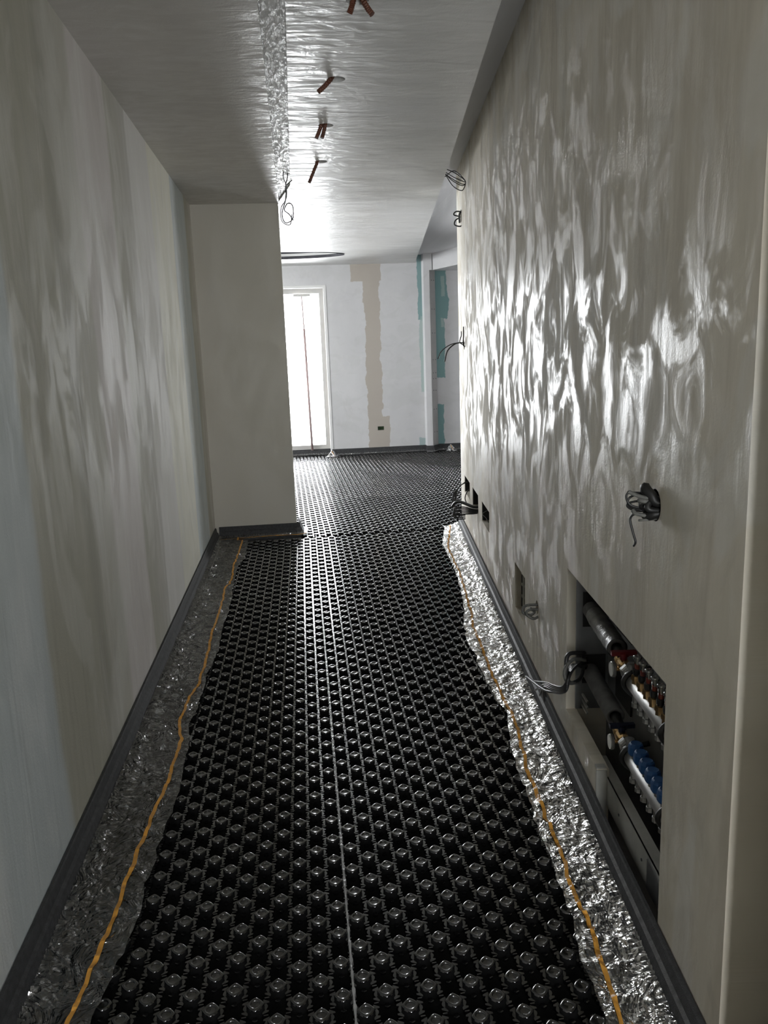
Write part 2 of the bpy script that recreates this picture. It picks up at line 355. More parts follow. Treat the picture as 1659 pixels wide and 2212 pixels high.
# side room: lowered soffit on a slanted header, and the post at its left end
m = MB(); m.prism([(1.868, 11.15), (3.02, 7.95), (3.02, 6.15), (6.1, 6.15), (6.1, 11.15)], 2.49, ZR); struct(m.build('ceiling', M_COOL))
m = MB(); m.prism([(1.775, YF), (1.785, 11.04), (1.862, 11.03), (1.866, YF)], 0, 2.49); m.prism([(1.775, YF), (1.785, 11.04), (1.90, 11.02), (1.868, YF)], 2.49, ZR); struct(m.build('wall_post', M_COOL))
# perforated corner bead on the post
cb = thing('corner_bead', 'grey perforated metal corner bead standing beside the teal board at the far right', 'corner bead')
m = MB(); m.prism([(1.8665, 11.028), (1.957, 11.128), (1.954, 11.131), (1.8645, 11.032)], .118, 2.488); m.build('bead_strip', simple('grey_bead_metal', (.42, .41, .40), .45, .3, nscale=6, namt=.05), cb)
k = 0
for z in (2.36, 1.98, 1.66, 1.30, 1.12, 1.04, .88, .62, .30):
    for q in (.28, .72):
        x = 1.8665+.0905*q; y = 11.028+.10*q; m = MB(); m.lathe([(.006, 0), (.006, .003)], (x+.001, y-.001, z), (.73, -.68, 0), 8); m.build('screw', M_IRON, cb)

# right wall, in its own frame
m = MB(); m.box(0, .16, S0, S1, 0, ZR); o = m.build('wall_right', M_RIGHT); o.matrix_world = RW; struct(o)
c_ = []
def cl(*a):
    q = cutbox(*a); q.matrix_world = RW; c_.append(q)
cl(-.05, .145, 1.54, 2.48, .2, .70); cl(-.05, .145, 1.54, 2.075, -.05, .21); cl(.036, .145, 1.53, 2.48, -.05, .215); cl(-.05, .12, 3.285, 3.56, .215, .433)
for (a, b) in ((4.48, 4.84), (5.035, 5.37), (5.55, 5.915)): cl(-.05, .07, a, b, .362, .486)
q = MB(); q.lathe([(.036, -.1), (.036, .16)], (-.05+.05, 1.645, 1.072), (1, 0, 0), 20); q = q.build('cutter', M_PLAIN); q.matrix_world = RW; c_.append(q)
for (s_, z_, r_h) in ((5.80, 1.455, .035), (5.875, 2.35, .045), (3.005, .392, .028)):
    q = MB(); q.lathe([(r_h, -.05), (r_h, .06)], (0, s_, z_), (1, 0, 0), 16); q = q.build('cutter', M_PLAIN); q.matrix_world = RW; c_.append(q)
bpy.context.view_layer.update()
cut(o, c_)
# partition at the near end of the right wall, seen edge-on
e0 = RW @ Vector((0.001, S0, 0)); 
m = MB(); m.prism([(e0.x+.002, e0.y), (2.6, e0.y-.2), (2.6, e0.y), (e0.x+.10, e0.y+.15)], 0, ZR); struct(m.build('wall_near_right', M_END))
m = MB(); m.box(2.6, 2.75, -2.4, 1.2, 0, ZR); o = m.build('wall_hall_right', M_PLAIN); struct(o)

m = MB(); m.box(-.85, 2.75, -2.55, -2.4, 0, ZR); o = m.build('wall_back', M_PLAIN); struct(o)
cut(o, [cutbox(.08, .66, -2.7, -2.2, .05, 2.45)])
m = MB(); m.box(.702, 2.6, -2.4, 1.03, 0, ZR); struct(m.build('wall_light_block', M_PLAIN))  # added out of view to keep hall daylight off the wall end


# doors and windows
def opening_frame(name, x0, x1, z0, z1, y, mull=None, fr=.055, dep=.06):
    r = bpy.data.objects.new(name, None); COL.objects.link(r); r['kind'] = 'structure'
    m = MB(); m.box(x0, x0+fr, y, y+dep, z0, z1); m.box(x1-fr, x1, y, y+dep, z0, z1); m.box(x0+fr, x1-fr, y, y+dep, z1-fr, z1); m.box(x0+fr, x1-fr, y, y+dep, z0, z0+fr*.8)
    if mull: m.box(mull-.04, mull+.04, y, y+dep, z0+fr*.8, z1-fr)
    m.build('frame', M_FRAME, r); g = MB(); g.box(x0+fr*.5, x1-fr*.5, y+.025, y+.032, z0+fr*.5, z1-fr*.5); g.build('glass_pane', M_GLASS, r)
    return r
opening_frame('door_1', -.75, .455, .10, 2.335, YF+.17, fr=.085)
opening_frame('door_2', -3.4, -2.2, .10, 2.335, YF+.17, mull=-2.8)
opening_frame('window_1', 3.3, 4.5, .2, 2.3, YF+.17, mull=3.9)
r = opening_frame('window_3', -1.0, 1.0, .65, 2.25, 0, mull=0); r.matrix_world = Matrix.Translation((-4.27, 8.9, 0)) @ Matrix.Rotation(PI/2, 4, 'Z')
opening_frame('window_fill', .08, .66, .05, 2.45, -2.49, fr=.03)  # unseen opening added behind the camera to brighten the corridor
# white reveal lining of the balcony door
m = MB(); y0, y1 = YF-.006, YF+.17
m.box(.43, .462, y0, y1, 0, 2.342); m.box(-.757, -.725, y0, y1, 0, 2.342); m.box(-.725, .43, y0, y1, 2.31, 2.342); struct(m.build('trim_2', M_WHITE))
# outside: balcony slab and railing
m = MB(); m.box(-5, 7, 11.46, 13.2, -.12, -.02); tag(m.build('balcony_slab', M_PAVE), 'pale paved balcony outside the bright glazed door', 'balcony')
rl = thing('balcony_railing', 'thin dark balcony railing outside the bright door', 'railing')
m = MB(); m.box(.22, .62, 12.0, 12.02, .145, .16); m.build('lower_rail', M_IRON, rl); m = MB(); m.box(.22, .62, 12.0, 12.02, .02, .03); m.build('bottom_rail', M_IRON, rl)
for xx in (.33, .50): 
    m = MB(); m.box(xx, xx+.008, 12.0, 12.01, -.02, .16); m.build('post', M_IRON, rl)
# slim pole leaning in the door
pl = thing('telescopic_pole', 'slim brown telescopic pole leaning across the bright balcony door', 'pole', (0, 0, 0))
m = MB(); m.tube([(.17, YF+.13, .10), (.145, YF+.13, 1.78)], .017, 10); m.build('lower_tube', M_POLE, pl, True)
m = MB(); m.tube([(.145, YF+.13, 1.78), (.135, YF+.13, 2.23)], .009, 8); m.build('upper_tube', M_POLE, pl, True)
m = MB(); m.box(.02, .25, YF+.11, YF+.15, 2.21, 2.245); m.build('head_plate', M_FRAME, pl)
# far socket box
sb = thing('socket_box', 'small open green socket box low in the beige strip of the far wall', 'socket box')
m = MB(); m.box(1.102, 1.188, YF+.032, YF+.038, .354, .403); m.build('box_back', M_GREENB, sb)
for k in range(4):
    m = MB(); x = 1.115+.018*k; m.tube(spline([(x, YF+.03, .36), (x+.012, YF+.012, .378), (x+.004, YF+.02, .398)]), .003, 6); m.build('wire', simple('green_wire', (.05, .10, .03), .5), sb)

# ------------------------------------------------------------ floor heating panels with nubs
HX, HY = .0483, .049
def tmpl(hi):
    V = []; Fq = []; Ft = []
    N_ = 20 if hi else 8
    ear = lambda th, a: 1 + a*max(0, math.cos(2*th*1)*0 + abs(math.cos(2*th))**6)
    prof = ([(.0215, .0, 0), (.0208, .011, 0), (.0196, .0190, 0), (.0178, .0208, .10), (.0166, .0228, .25), (.0156, .0243, .26), (.0143, .0247, .18), (.0110, .0247, 0), (.0103, .0241, 0), (.0097, .0218, 0)] if hi
            else [(.0212, .0, 0), (.0198, .0190, .0), (.0158, .0234, .25), (.0140, .0247, .1), (.0108, .0247, 0), (.0096, .0214, 0)])
    for (r, z, a) in prof:
        for j in range(N_):
            th = 2*PI*j/N_; rr = r*ear(th, a); V.append((rr*math.cos(th), rr*math.sin(th), z))
    for i in range(len(prof)-1):
        for j in range(N_): Fq.append((i*N_+j, i*N_+(j+1) % N_, (i+1)*N_+(j+1) % N_, (i+1)*N_+j))
    NL = len(Fq)
    k = len(V); V.append((0, 0, .0212))
    for j in range(N_): Ft.append(((len(prof)-1)*N_+j, (len(prof)-1)*N_+(j+1) % N_, k))
    def plate(pts, z, zs=0.0):
        k = len(V); n = len(pts)
        for x, y in pts: V.append((x, y, z))
        for x, y in pts: V.append((x*1.04, y*1.04, zs))
        c = len(V); V.append((sum(p[0] for p in pts)/n, sum(p[1] for p in pts)/n, z+.0001))
        for i in range(n):
            Ft.append((k+i, k+(i+1) % n, c)); Fq.append((k+i, k+n+i, k+n+(i+1) % n, k+(i+1) % n))
    for s in (1, -1):
        q = [(.013, -.0055), (.0235, -.0098), (.0272, -.002), (.0272, .003), (.0235, .0085), (.013, .0055)]
        if s < 0: q = [(-x, -y) for x, y in q]
        plate(q, .0150, .004)
    if True:
        for sy in (1, -1):      # little clip bridges halfway to the diagonal neighbours
            cx, cy = HX/2, sy*HY/2; q = [(cx-.0052, cy-.0022), (cx+.0052, cy-.0012), (cx+.0052, cy+.0020), (cx-.0052, cy+.0010)]
            plate(q, .0158, .004)
        for sx in (1, -1):      # wedge shaped pads between the pipes' channels
            for sy in (1, -1):
                q = [(sx*.0195, sy*.0085), (sx*.0300, sy*.0105), (sx*.0292, sy*.0148), (sx*.0165, sy*.0208), (sx*.0158, sy*.0150)]
                if sx*sy < 0: q = q[::-1]
                plate(q, .0150, .002)
        q = [(-.004, .021), (.004, .021), (.0065, .030), (0, .0335), (-.0065, .030)]; plate(q[::1], .0095, .002)
        q = [(x, -y) for x, y in q][::-1]; plate(q, .0095, .002)
    return np.array(V), np.array(Fq), np.array(Ft), NL
T_HI, T_LO = tmpl(True), tmpl(False)
def panel(name, label, origin, rot, i0, i1, j0, j1, inside, hi, group, lip=None):
    """nubs at lattice sites i (across), j (along), i+j even; inside() trims to the room outline"""
    V, Q, T, NL = T_HI if hi else T_LO
    c, s = math.cos(rot), math.sin(rot); sites = []
    for j in range(j0, j1):
        for i in range(i0, i1):
            if (i+j) % 2: continue
            x, y = i*HX, j*HY; X = origin[0]+c*x-s*y; Y = origin[1]+s*x+c*y
            if inside(X, Y): sites.append((x, y))
    if not sites: return None
    n = len(sites); S = np.array(sites); nv = len(V)
    vx = V[None, :, 0]+S[:, None, 0]; vy = V[None, :, 1]+S[:, None, 1]; vz = np.broadcast_to(V[None, :, 2], vx.shape)
    P = np.stack([c*vx-s*vy+origin[0], s*vx+c*vy+origin[1], vz], -1).reshape(-1, 3)
    off = (np.arange(n)*nv)[:, None, None]; q = (Q[None]+off).reshape(-1, 4); t = (T[None]+off).reshape(-1, 3)
    # base sheet: one cell per nub
    base = []; bq = []; k0 = len(P)
    for a, (x, y) in enumerate(sites):
        for dx, dy in ((-HX/2, -HY), (HX/2, -HY), (HX/2, HY), (-HX/2, HY)):
            xx, yy = x+dx, y+dy; base.append((c*xx-s*yy+origin[0], s*xx+c*yy+origin[1], .004))
        bq.append([k0+a*4+b for b in range(4)])
    P = np.vstack([P, np.array(base)]); q = np.vstack([q, np.array(bq)])
    me = bpy.data.meshes.new(name); me.vertices.add(len(P)); me.vertices.foreach_set('co', P.ravel().astype(np.float32))
    loops = np.concatenate([q.ravel(), t.ravel()]); me.loops.add(len(loops)); me.loops.foreach_set('vertex_index', loops.astype(np.int32))
    me.polygons.add(len(q)+len(t)); st = np.concatenate([np.arange(len(q))*4, len(q)*4+np.arange(len(t))*3]); me.polygons.foreach_set('loop_start', st.astype(np.int32))
    me.materials.append(M_NUB); me.materials.append(M_BASE); me.update(calc_edges=True)
    sm = np.zeros(len(me.polygons), bool); sm[:n*len(Q)] = np.tile(np.arange(len(Q)) < NL, n); me.polygons.foreach_set('use_smooth', sm)
    mi = np.zeros(len(me.polygons), np.int32); mi[n*len(Q):len(q)] = 1; mi[:n*len(Q)] = np.tile(np.arange(len(Q)) < (60 if hi else 8), n); me.polygons.foreach_set('material_index', mi)
    o = bpy.data.objects.new(name, me); COL.objects.link(o); tag(o, label, 'floor panel', group)
    if lip is not None:       # overlap flange along the seam
        m = MB(); pts = []
        for j in range(lip[0]*6, lip[1]*6):
            y = j*HY/6; jit = .0022*(random.random()-.5) + (.0026 if j % 6 in (1, 2) else 0); z = .0190+.002*random.random()
            pts.append((HX/2-.0015-abs(jit)*.5, HX/2+.0015+abs(jit), y, z))
        vv = []; ff = []
        for a, (xa, xb, y, z) in enumerate(pts):
            for xx in (xa, xb): vv.append((c*xx-s*y+origin[0], s*xx+c*y+origin[1], z))
            for xx in (xa-.001, xb+.001): vv.append((c*xx-s*y+origin[0], s*xx+c*y+origin[1], .005))
            if a: b = a*4; ff += [(b-4, b-3, b+1, b), (b-3, b-1, b+3, b+1), (b-4, b, b+2, b-2)]
        link_mesh('seam_flange', vv, ff, M_SEAM, o)['label'] = 'lighter ragged flange along the panel seam'
    return o
ROTA, OA = -math.radians(.43), (.0255, 1.531)
def in_a(x, y): return XL+.035 < x < .585+.1095*y-.04 and y < 6.12
def in_a_end(x, y): return in_a(x, y)
J = [-16, 22, 58, 96]
for k, pos in enumerate(('nearest the camera', 'in the middle of the corridor', 'at the far end of the corridor')):
    panel('nubbed_floor_panel', f'black nubbed floor panel left of the long seam, {pos}', OA, ROTA, -20, 1, J[k], J[k+1], in_a, True, 'corridor floor heating panels', (J[k], J[k+1]))
    panel('nubbed_floor_panel', f'black nubbed floor panel right of the long seam, {pos}', OA, ROTA, 1, 30, J[k], J[k+1], in_a, k < 2 or True, 'corridor floor heating panels')
ROTB, OB = math.radians(.92), (.09, 6.215)
def in_b(x, y):
    if y < YP+.28 and x < XP+.03: return False
    if y > YF-.045 and not (-.72 < x < .42 and y < YF+.12): return False
    return y > 6.15 and x > -2.4 and x < 4.2
for k, (a, b) in enumerate(((-2, 32), (32, 66), (66, 104))):
    pos = ('just past the pillar', 'in the middle of the far room', 'along the far wall')[k]
    for q, (i0, i1) in enumerate(((-52, -1), (-1, 15), (15, 31), (31, 86))):
        sd = ('far left, behind the pillar', 'in line with the balcony door', 'in line with the beige strip', 'on the right by the corridor wall end')[q]
        panel('nubbed_floor_panel', f'black nubbed floor panel {pos}, {sd}', OB, ROTB, i0, i1, a, b, in_b, k == 0 and q in (1, 2), 'far room floor heating panels')

# ------------------------------------------------------------ foam edge strips with clear film and orange tape
def edge_strip(label, path, inward, film=None, parent_mat=None, top=.12, groove=False, film_seed=0.0, step=.008, amp=.007, tape=True):
    """path: list of wall-foot points; inward: unit normals into the room; film(t)->(width, tape distance)"""
    root = thing('edge_insulation_strip', label, 'edge strip')
    P = [Vector((*p, 0)) for p in path]; Nn = [Vector((*q, 0)) for q in inward]
    prof = [(.003, top), (.011, top+.001), (.014, top-.004), (.018, .088), (.026, .082), (.030, .064), (.034, .056), (.040, .004), (.012, .001)]
    v = []; f = []; mi = []
    L = [0]
    for i in range(1, len(P)): L.append(L[-1]+(P[i]-P[i-1]).length)
    samples = []
    for i in range(len(P)-1):
        n = max(1, int((P[i+1]-P[i]).length/.05))
        for k in range(n): t = k/n; samples.append((P[i].lerp(P[i+1], t), Nn[i].lerp(Nn[i+1], t).normalized()))
    samples.append((P[-1], Nn[-1]))
    for a, (p, nn) in enumerate(samples):
        wob = .003*mn.noise(Vector((p.x*3, p.y*3, film_seed)))
        for d, z in prof: v.append(p + nn*(d+wob*(z/.12)) + Vector((0, 0, z+wob*.6*(z/.12))))
        if a:
            b = a*len(prof)
            for j in range(len(prof)-1): f.append((b-len(prof)+j, b-len(prof)+j+1, b+j+1, b+j)); mi.append(1 if (groove and j in (3,)) else 0)
    link_mesh('foam_body', v, f, None, root, False, [M_FOAM, M_FOAML], mi)
    if film:
        tot = L[-1]; nt = int(tot/step)
        def at(t):
            s = t*tot
            for i in range(1, len(L)):
                if s <= L[i] or i == len(L)-1:
                    q = (s-L[i-1])/max(1e-6, L[i]-L[i-1]); return P[i-1].lerp(P[i], q), Nn[i-1].lerp(Nn[i], q).normalized()
        def surf(t, s, lift=0.0):
            p, nn = at(t); wd, tp, z0 = film(t, p)
            d = .034 + (wd-.034)*s
            z = z0*max(0, 1-s)**1.5*.55 + .031 + (.024-0)*max(0, 1-s*3.2)*.6
            q = Vector((p.x*9, p.y*9, film_seed+s*1.5))
            a1 = 1-abs(mn.noise(q*1.4))*2; a2 = 1-abs(mn.noise(q*3.3+Vector((5, 5, 5))))*2; a3 = mn.noise(q*7.5)
            w_ = amp*(.25+min(1, s*6))*(a1*.55+a2*.42+a3*.30)
            # pleats where the film is welded to the foam
            w_ += .0045*math.exp(-s*9)*math.sin((p.x+p.y)*330+3*mn.noise(q))
            wv = .010*mn.noise(Vector((p.y*2.4, p.x*2.4, film_seed+9)))
            ed = .008*mn.noise(Vector((p.y*18, p.x*18, film_seed+2)))*s
            return p + nn*(d+wv*s+ed) + Vector((0, 0, max(.0262, z+w_*1.0+.002)+lift)) + Vector((mn.noise(q*2+Vector((1, 2, 3))), mn.noise(q*2+Vector((7, 2, 3))), 0))*.004*min(1, s*5)
        ns = 22; v = []; f = []
        for i in range(nt+1):
            for j in range(ns+1): v.append(surf(i/nt, j/ns))
            if i:
                b = i*(ns+1)
                for j in range(ns): f.append((b-ns-1+j, b-ns+j, b+j+1, b+j))
        fo = link_mesh('clear_film', v, f, M_FILM, root)
        v = []; f = []
        if not tape: return root
        for i in range(nt+1):
            p, nn = at(i/nt); wd, tp, z0 = film(i/nt, p)
            s = min(.93, (tp-.034)/(wd-.034)); hw = .0055/(wd-.034)
            for e in (-hw, 0, hw): v.append(surf(i/nt, s+e, .0018))
            if i: b = i*3; f += [(b-3, b-2, b+1, b), (b-2, b-1, b+2, b+1)]
        link_mesh('tape_line', v, f, M_TAPE, fo)['label'] = 'orange line of tape inside the clear film'
    return root
def interp(tab, y):
    if y <= tab[0][0]: return tab[0][1]
    for (a, p), (b, q) in zip(tab, tab[1:]):
        if y <= b: return p+(q-p)*(y-a)/(b-a)
    return tab[-1][1]
FL = [(1.0, -.50), (1.54, -.512), (1.69, -.494), (1.84, -.475), (2.1, -.475), (2.245, -.479), (2.32, -.462), (2.6, -.467), (2.85, -.476), (2.93, -.489), (3.05, -.473), (3.22, -.465), (3.43, -.473), (3.65, -.458), (4.0, -.457),
      (4.3, -.445), (4.52, -.444), (5.08, -.471), (5.3, -.456), (5.55, -.431), (5.9, -.431), (6.12, -.44)]
TL = [(1.0, -.57), (1.53, -.562), (1.64, -.551), (1.9, -.534), (2.18, -.531), (2.43, -.511), (2.63, -.504), (2.8, -.504), (2.97, -.529), (3.2, -.51), (3.32, -.495), (3.65, -.499), (3.9, -.507), (4.19, -.497), (4.43, -.494), (4.76, -.506), (4.96, -.485), (5.36, -.491), (6.1, -.482)]
FR = [(1.0, .55), (1.367, .563), (1.43, .572), (1.52, .58), (1.62, .595), (1.81, .607), (2.04, .624), (2.18, .652), (2.29, .661), (2.47, .672), (2.65, .699), (2.78, .733), (2.89, .721), (3.04, .722), (3.27, .732), (3.37, .75), (3.52, .737), (3.78, .775),
      (4.07, .838), (4.31, .874), (4.59, .909), (4.93, .947), (5.2, .957), (5.53, .992), (5.9, 1.06), (6.1, 1.10)]
TR = [(1.0, .575), (1.358, .595), (1.46, .612), (1.6, .631), (1.765, .632), (1.94, .653), (2.17, .678), (2.3, .689), (2.49, .71), (2.64, .733), (2.77, .746), (2.94, .753), (3.12, .761), (3.36, .787), (3.5, .799), (3.76, .816), (3.97, .858), (4.83, .961), (5.06, .975), (5.38, 1.0), (6.1, 1.15)]
edge_strip('dark foam edge strip along the left wall foot, with crinkled film and orange line', [(XL, 1.0), (XL, 6.19)], [(1, 0), (1, 0)],
           lambda t, p: ((interp(FL, p.y)-XL)*(1 if p.y < 6.08 else .72), interp(TL, p.y)-XL, .02), film_seed=1.0)
edge_strip('short dark foam edge strip at the foot of the grey pillar face', [(XL+.03, YP), (XP, YP), (XP+.012, YP+.012), (XP+.012, YP+.22)], [(0, -1), (0, -1), (.9, -.3), (1, 0)],
           lambda t, p: (.085+.02*math.sin(p.x*9), .068+.016*math.sin(p.x*7), .008), film_seed=5.0, amp=.003)
nr = Vector((-math.cos(ANG), math.sin(ANG)))
def rwp(s, d=0.0): q = RW @ Vector((d, s, 0)); return (q.x, q.y)
def film_r(t, p):
    d = math.cos(ANG); return (max(.06, (p.x-interp(FR, p.y))*d), max(.045, (p.x-interp(TR, p.y))*d), .025)
edge_strip('dark foam edge strip along the right wall foot, with bright crumpled film', [rwp(1.0), rwp(6.19)], [tuple(nr), tuple(nr)], film_r, film_seed=13.0, groove=True, amp=.010)
edge_strip('short foam strip wrapping the free end of the right wall', [rwp(6.20), rwp(6.21, .005), rwp(6.21, .16)], [tuple(nr), (-nr.y*.2, 1), (0.1, 1)], None)
film_far = lambda t, p: (.075+.02*mn.noise(Vector((p.x*4, 0, 0))), .055+.015*mn.noise(Vector((p.x*4, 3, 0))), .012)
edge_strip('dark foam edge strip along the foot of the pale far wall, with thin whitish film', [(.455, YF+.17), (.455, YF), (.46, YF), (1.775, YF), (1.78, 11.03), (1.865, 11.02), (1.955, 11.14)],
           [(-1, 0), (-.7, -.7), (0, -1), (0, -1), (-.3, -1), (.4, -.9), (.5, -.8)], film_far, film_seed=21.0, tape=False, top=.115, step=.012, amp=.006)
edge_strip('dark foam edge strip across the threshold of the balcony door', [(-.75, YF+.165), (.455, YF+.165)], [(0, -1), (0, -1)], film_far, film_seed=25.0, tape=False, top=.11, step=.012, amp=.006)
edge_strip('dark foam edge strip in the side room below the teal board', [(1.955, YF), (4.5, YF)], [(0, -1), (0, -1)], film_far, film_seed=29.0, tape=False, step=.012, amp=.006)
# film standing up in points by the far wall
for (x, label) in ((.44, 'bluish clear film corner standing up beside the balcony door'), (2.12, 'clear film corner with an orange line standing up at the far right wall')):
    r = thing('film_corner', label, 'film scrap')
    v = []; f = []
    for i in range(9):
        a = i/8; xx = x-.07+.17*a; h = .028+.10*max(0, 1-abs(a-.4)/.42)
        for j in range(6):
            b = j/5; v.append((xx+.01*math.sin(7*b+x), YF-.09-.05*(1-b)+.02*math.sin(9*a), .028+(h-.028)*b))
        if i: k = i*6; f += [(k-6+j, k-5+j, k+j+1, k+j) for j in range(5)]
    link_mesh('film_sheet', v, f, M_FILM, r)
    m = MB(); m.tube([(x-.01, YF-.125, .11), (x+.035, YF-.13, .03)], .004, 6); m.build('tape_line', M_TAPE, r)

# ------------------------------------------------------------ ceiling conduits and hanging cables
def conduit(label, ends, at):
    r = thing('conduit_stub', label, 'conduit', group='conduits hanging from the ceiling cut-outs')
    for e in ends:
        pts = spline([(at[0]+e[0][0], at[1]+e[0][1], ZC+.10), (at[0]+e[0][0], at[1]+e[0][1], ZC+.02), (at[0]+e[1][0]*.5+e[0][0]*.5, at[1]+e[1][1]*.5+e[0][1]*.5, ZC+e[1][2]*.45), (at[0]+e[1][0], at[1]+e[1][1], ZC+e[1][2])], 9)
        m = MB(); m.tube(pts, .010, 12, radii=[.0102 if k % 2 else .0082 for k in range(len(pts))]); m.build('corrugated_tube', M_COND, r, False)
conduit('pair of brown corrugated conduits cut off by the top edge, nearest of four', [((-.01, 0), (-.025, .02, -.03)), ((.012, 0), (.045, -.01, -.045))], SPOTS[0])
conduit('rust brown conduit curling from the large round cut-out, second nearest', [((-.012, .0), (-.075, -.03, -.055))], SPOTS[1])
conduit('two short brown conduit ends side by side in the third round ceiling cut-out', [((-.018, 0), (-.050, -.01, -.06)), ((.0, .0), (-.022, -.01, -.06))], SPOTS[2])
conduit('single longer brown conduit hanging from the farthest round ceiling cut-out', [((-.015, 0), (-.075, -.04, -.12))], SPOTS[3])
r = thing('coiled_cable', 'thin black cable hanging in loops from the end of the ceiling slot above the pillar', 'cable')
a = Vector((.015, 5.45, ZC))
m = MB(); m.tube(spline([a+Vector((0, -.25, .06)), a+Vector((-.025, -.14, .0)), a+Vector((-.01, .0, -.03)), a+Vector((-.012, .06, -.09)), a+Vector((-.045, .06, -.19)), a+Vector((-.03, .05, -.25)), a+Vector((.02, .05, -.23)), a+Vector((.025, .05, -.15)), a+Vector((-.005, .06, -.13)), a+Vector((-.03, .06, -.17)), a+Vector((.0, .05, -.20)), a+Vector((.025, .04, -.24))]), .0035, 6); m.build('cable', M_CABLE, r, True)
m = MB(); m.tube(spline([a+Vector((0, -.2, .05)), a+Vector((.002, -.1, .0)), a+Vector((-.012, .0, -.03)), a+Vector((.03, .0, .0))]), .0035, 6); m.build('cable', M_CABLE, r, True)
m = MB(); m.tube(spline([a+Vector((-.012, .0, -.03)), a+Vector((-.02, .05, -.11)), a+Vector((-.05, .05, -.16)), a+Vector((-.05, .05, -.24)), a+Vector((.0, .05, -.265)), a+Vector((.018, .05, -.2))]), .003, 6); m.build('cable', M_CABLE, r, True)
r = thing('cable_loop', 'flat black cable loop under the lowered ceiling edge by the right wall top', 'cable')
a = Vector((1.035, 5.37, ZC+.02))
for (p, q) in ((.02, 0), (.0, -.03), (-.03, .01)):
    m = MB(); m.tube(spline([a+Vector((-.01, 0, p)), a+Vector((.05, 0, -.005+q)), a+Vector((.11, 0, -.045+q*.5)), a+Vector((.125, 0, -.07)), a+Vector((.10, 0, -.085+q)), a+Vector((.04, 0, -.055+q)), a+Vector((-.01, 0, -.01))]), .003, 6); m.build('cable', M_CABLE, r, True)

# ------------------------------------------------------------ right wall fittings (built in the wall's frame)
def cable(root, pts, r=.004, mat=None, n=6): m = MB(); m.tube(spline(pts), r, n); return m.build('cable', mat or M_CABLE, root, True)
r = thing('cable_bunch', 'tangle of black and grey cables bursting from the round hole in the right wall', 'cables', mat=RW)
c0 = Vector((0, 1.645, 1.072))
q = lambda d, s, z: c0+Vector((d, s, z))
cable(r, [q(.05, -.01, -.02), q(-.01, .0, -.025), q(-.035, .018, -.022), q(-.045, .028, -.035), q(-.04, .022, -.065), q(-.035, .018, -.085), q(-.035, .030, -.098)], .0028)
cable(r, [q(.05, .01, .02), q(-.02, .015, .022), q(-.045, .03, .014), q(-.05, .028, -.002), q(-.03, .01, -.012), q(.02, .0, -.015)], .0026)
cable(r, [q(.05, .01, .02), q(-.02, .02, .024), q(-.055, .02, .024), q(-.05, .02, .0), q(-.02, .01, -.01), q(.02, 0, -.015)], .0026)
cable(r, [q(.04, .01, .0), q(-.03, .02, .006), q(-.052, .03, -.004), q(-.035, .015, -.014), q(.02, 0, -.012)], .0028)
cable(r, [q(.04, -.015, .02), q(-.02, -.01, .018), q(-.05, .01, .027), q(-.055, .012, .030)], .005, M_GREYC)
cable(r, [q(.04, .01, -.01), q(-.01, .012, -.012), q(-.03, .005, .008), q(-.03, -.008, .012), q(.02, -.012, .0)], .006, M_GREYC)
cable(r, [q(.04, -.01, -.02), q(-.01, -.01, -.022), q(-.04, .0, -.018), q(-.045, .010, -.012)], .005, M_GREYC)
cable(r, [q(.04, .0, .005), q(-.01, -.01, .01), q(-.02, -.018, -.005), q(.02, -.02, -.01)], .007, M_CABLE)
cable(r, [q(.04, .012, .022), q(-.012, .01, .024), q(-.02, .0, .033), q(-.016, -.005, .037)], .005, M_CABLE)
cable(r, [q(.04, -.01, -.025), q(-.02, -.01, -.03), q(-.035, .0, -.033)], .003, M_GREYC)
m = MB(); m.lathe([(.0355, 0), (.0355, .13), (.001, .131)], (.002, 1.645, 1.072), (1, 0, 0), 20, False); m.build('hole_dark_lining', M_BLACK, r)  # black lining added to darken the inside of the hole
cable(r, [q(.05, -.012, .0), q(.0, -.014, .008), q(-.012, -.01, .024), q(-.02, .004, .034), q(-.018, .014, .038)], .012, M_BLACK, 7)
cable(r, [q(.05, -.014, -.012), q(.0, -.016, -.016), q(-.014, -.008, -.022), q(-.018, .006, -.024)], .011, M_BLACK, 7)
cable(r, [q(.05, .0, .0), q(-.008, .002, .006), q(-.022, .008, .002), q(-.02, .014, -.010)], .011, M_CABLE, 7)

r = thing('cable_bunch', 'two thin black cables drooping from the small hole halfway up the right wall end', 'cables', mat=RW)
for dd, ss, zz, rr in ((-.14, 5.83, 1.34, .005), (-.19, 5.82, 1.36, .0035)):
    cable(r, [(.04, 5.80, 1.455), (-.02, 5.80, 1.47), (dd*.5, 5.80, 1.46), (dd*.85, 5.82, 1.415), (dd, ss, zz)], rr)
cable(r, [(.03, 5.79, 1.44), (-.03, 5.79, 1.47), (-.02, 5.79, 1.52), (-.02, 5.79, 1.55)], .004)
cable(r, [(.03, 5.81, 1.44), (-.012, 5.72, 1.45), (-.012, 5.70, 1.52), (-.012, 5.70, 1.58)], .005)
r = thing('cable_bunch', 'small knot of black cable in the hole high on the right wall end', 'cables', mat=RW)
cable(r, [(.03, 5.87, 2.37), (-.03, 5.87, 2.38), (-.05, 5.88, 2.36), (-.01, 5.86, 2.34), (-.04, 5.87, 2.32), (-.045, 5.87, 2.29), (.0, 5.86, 2.28), (.03, 5.86, 2.33)], .005)
cable(r, [(.03, 5.85, 2.40), (-.012, 5.85, 2.36), (-.012, 5.86, 2.30)], .007)
r = thing('cable_bunch', 'coiled grey cable stub in the small hole beside the narrow wall niche', 'cables', mat=RW)
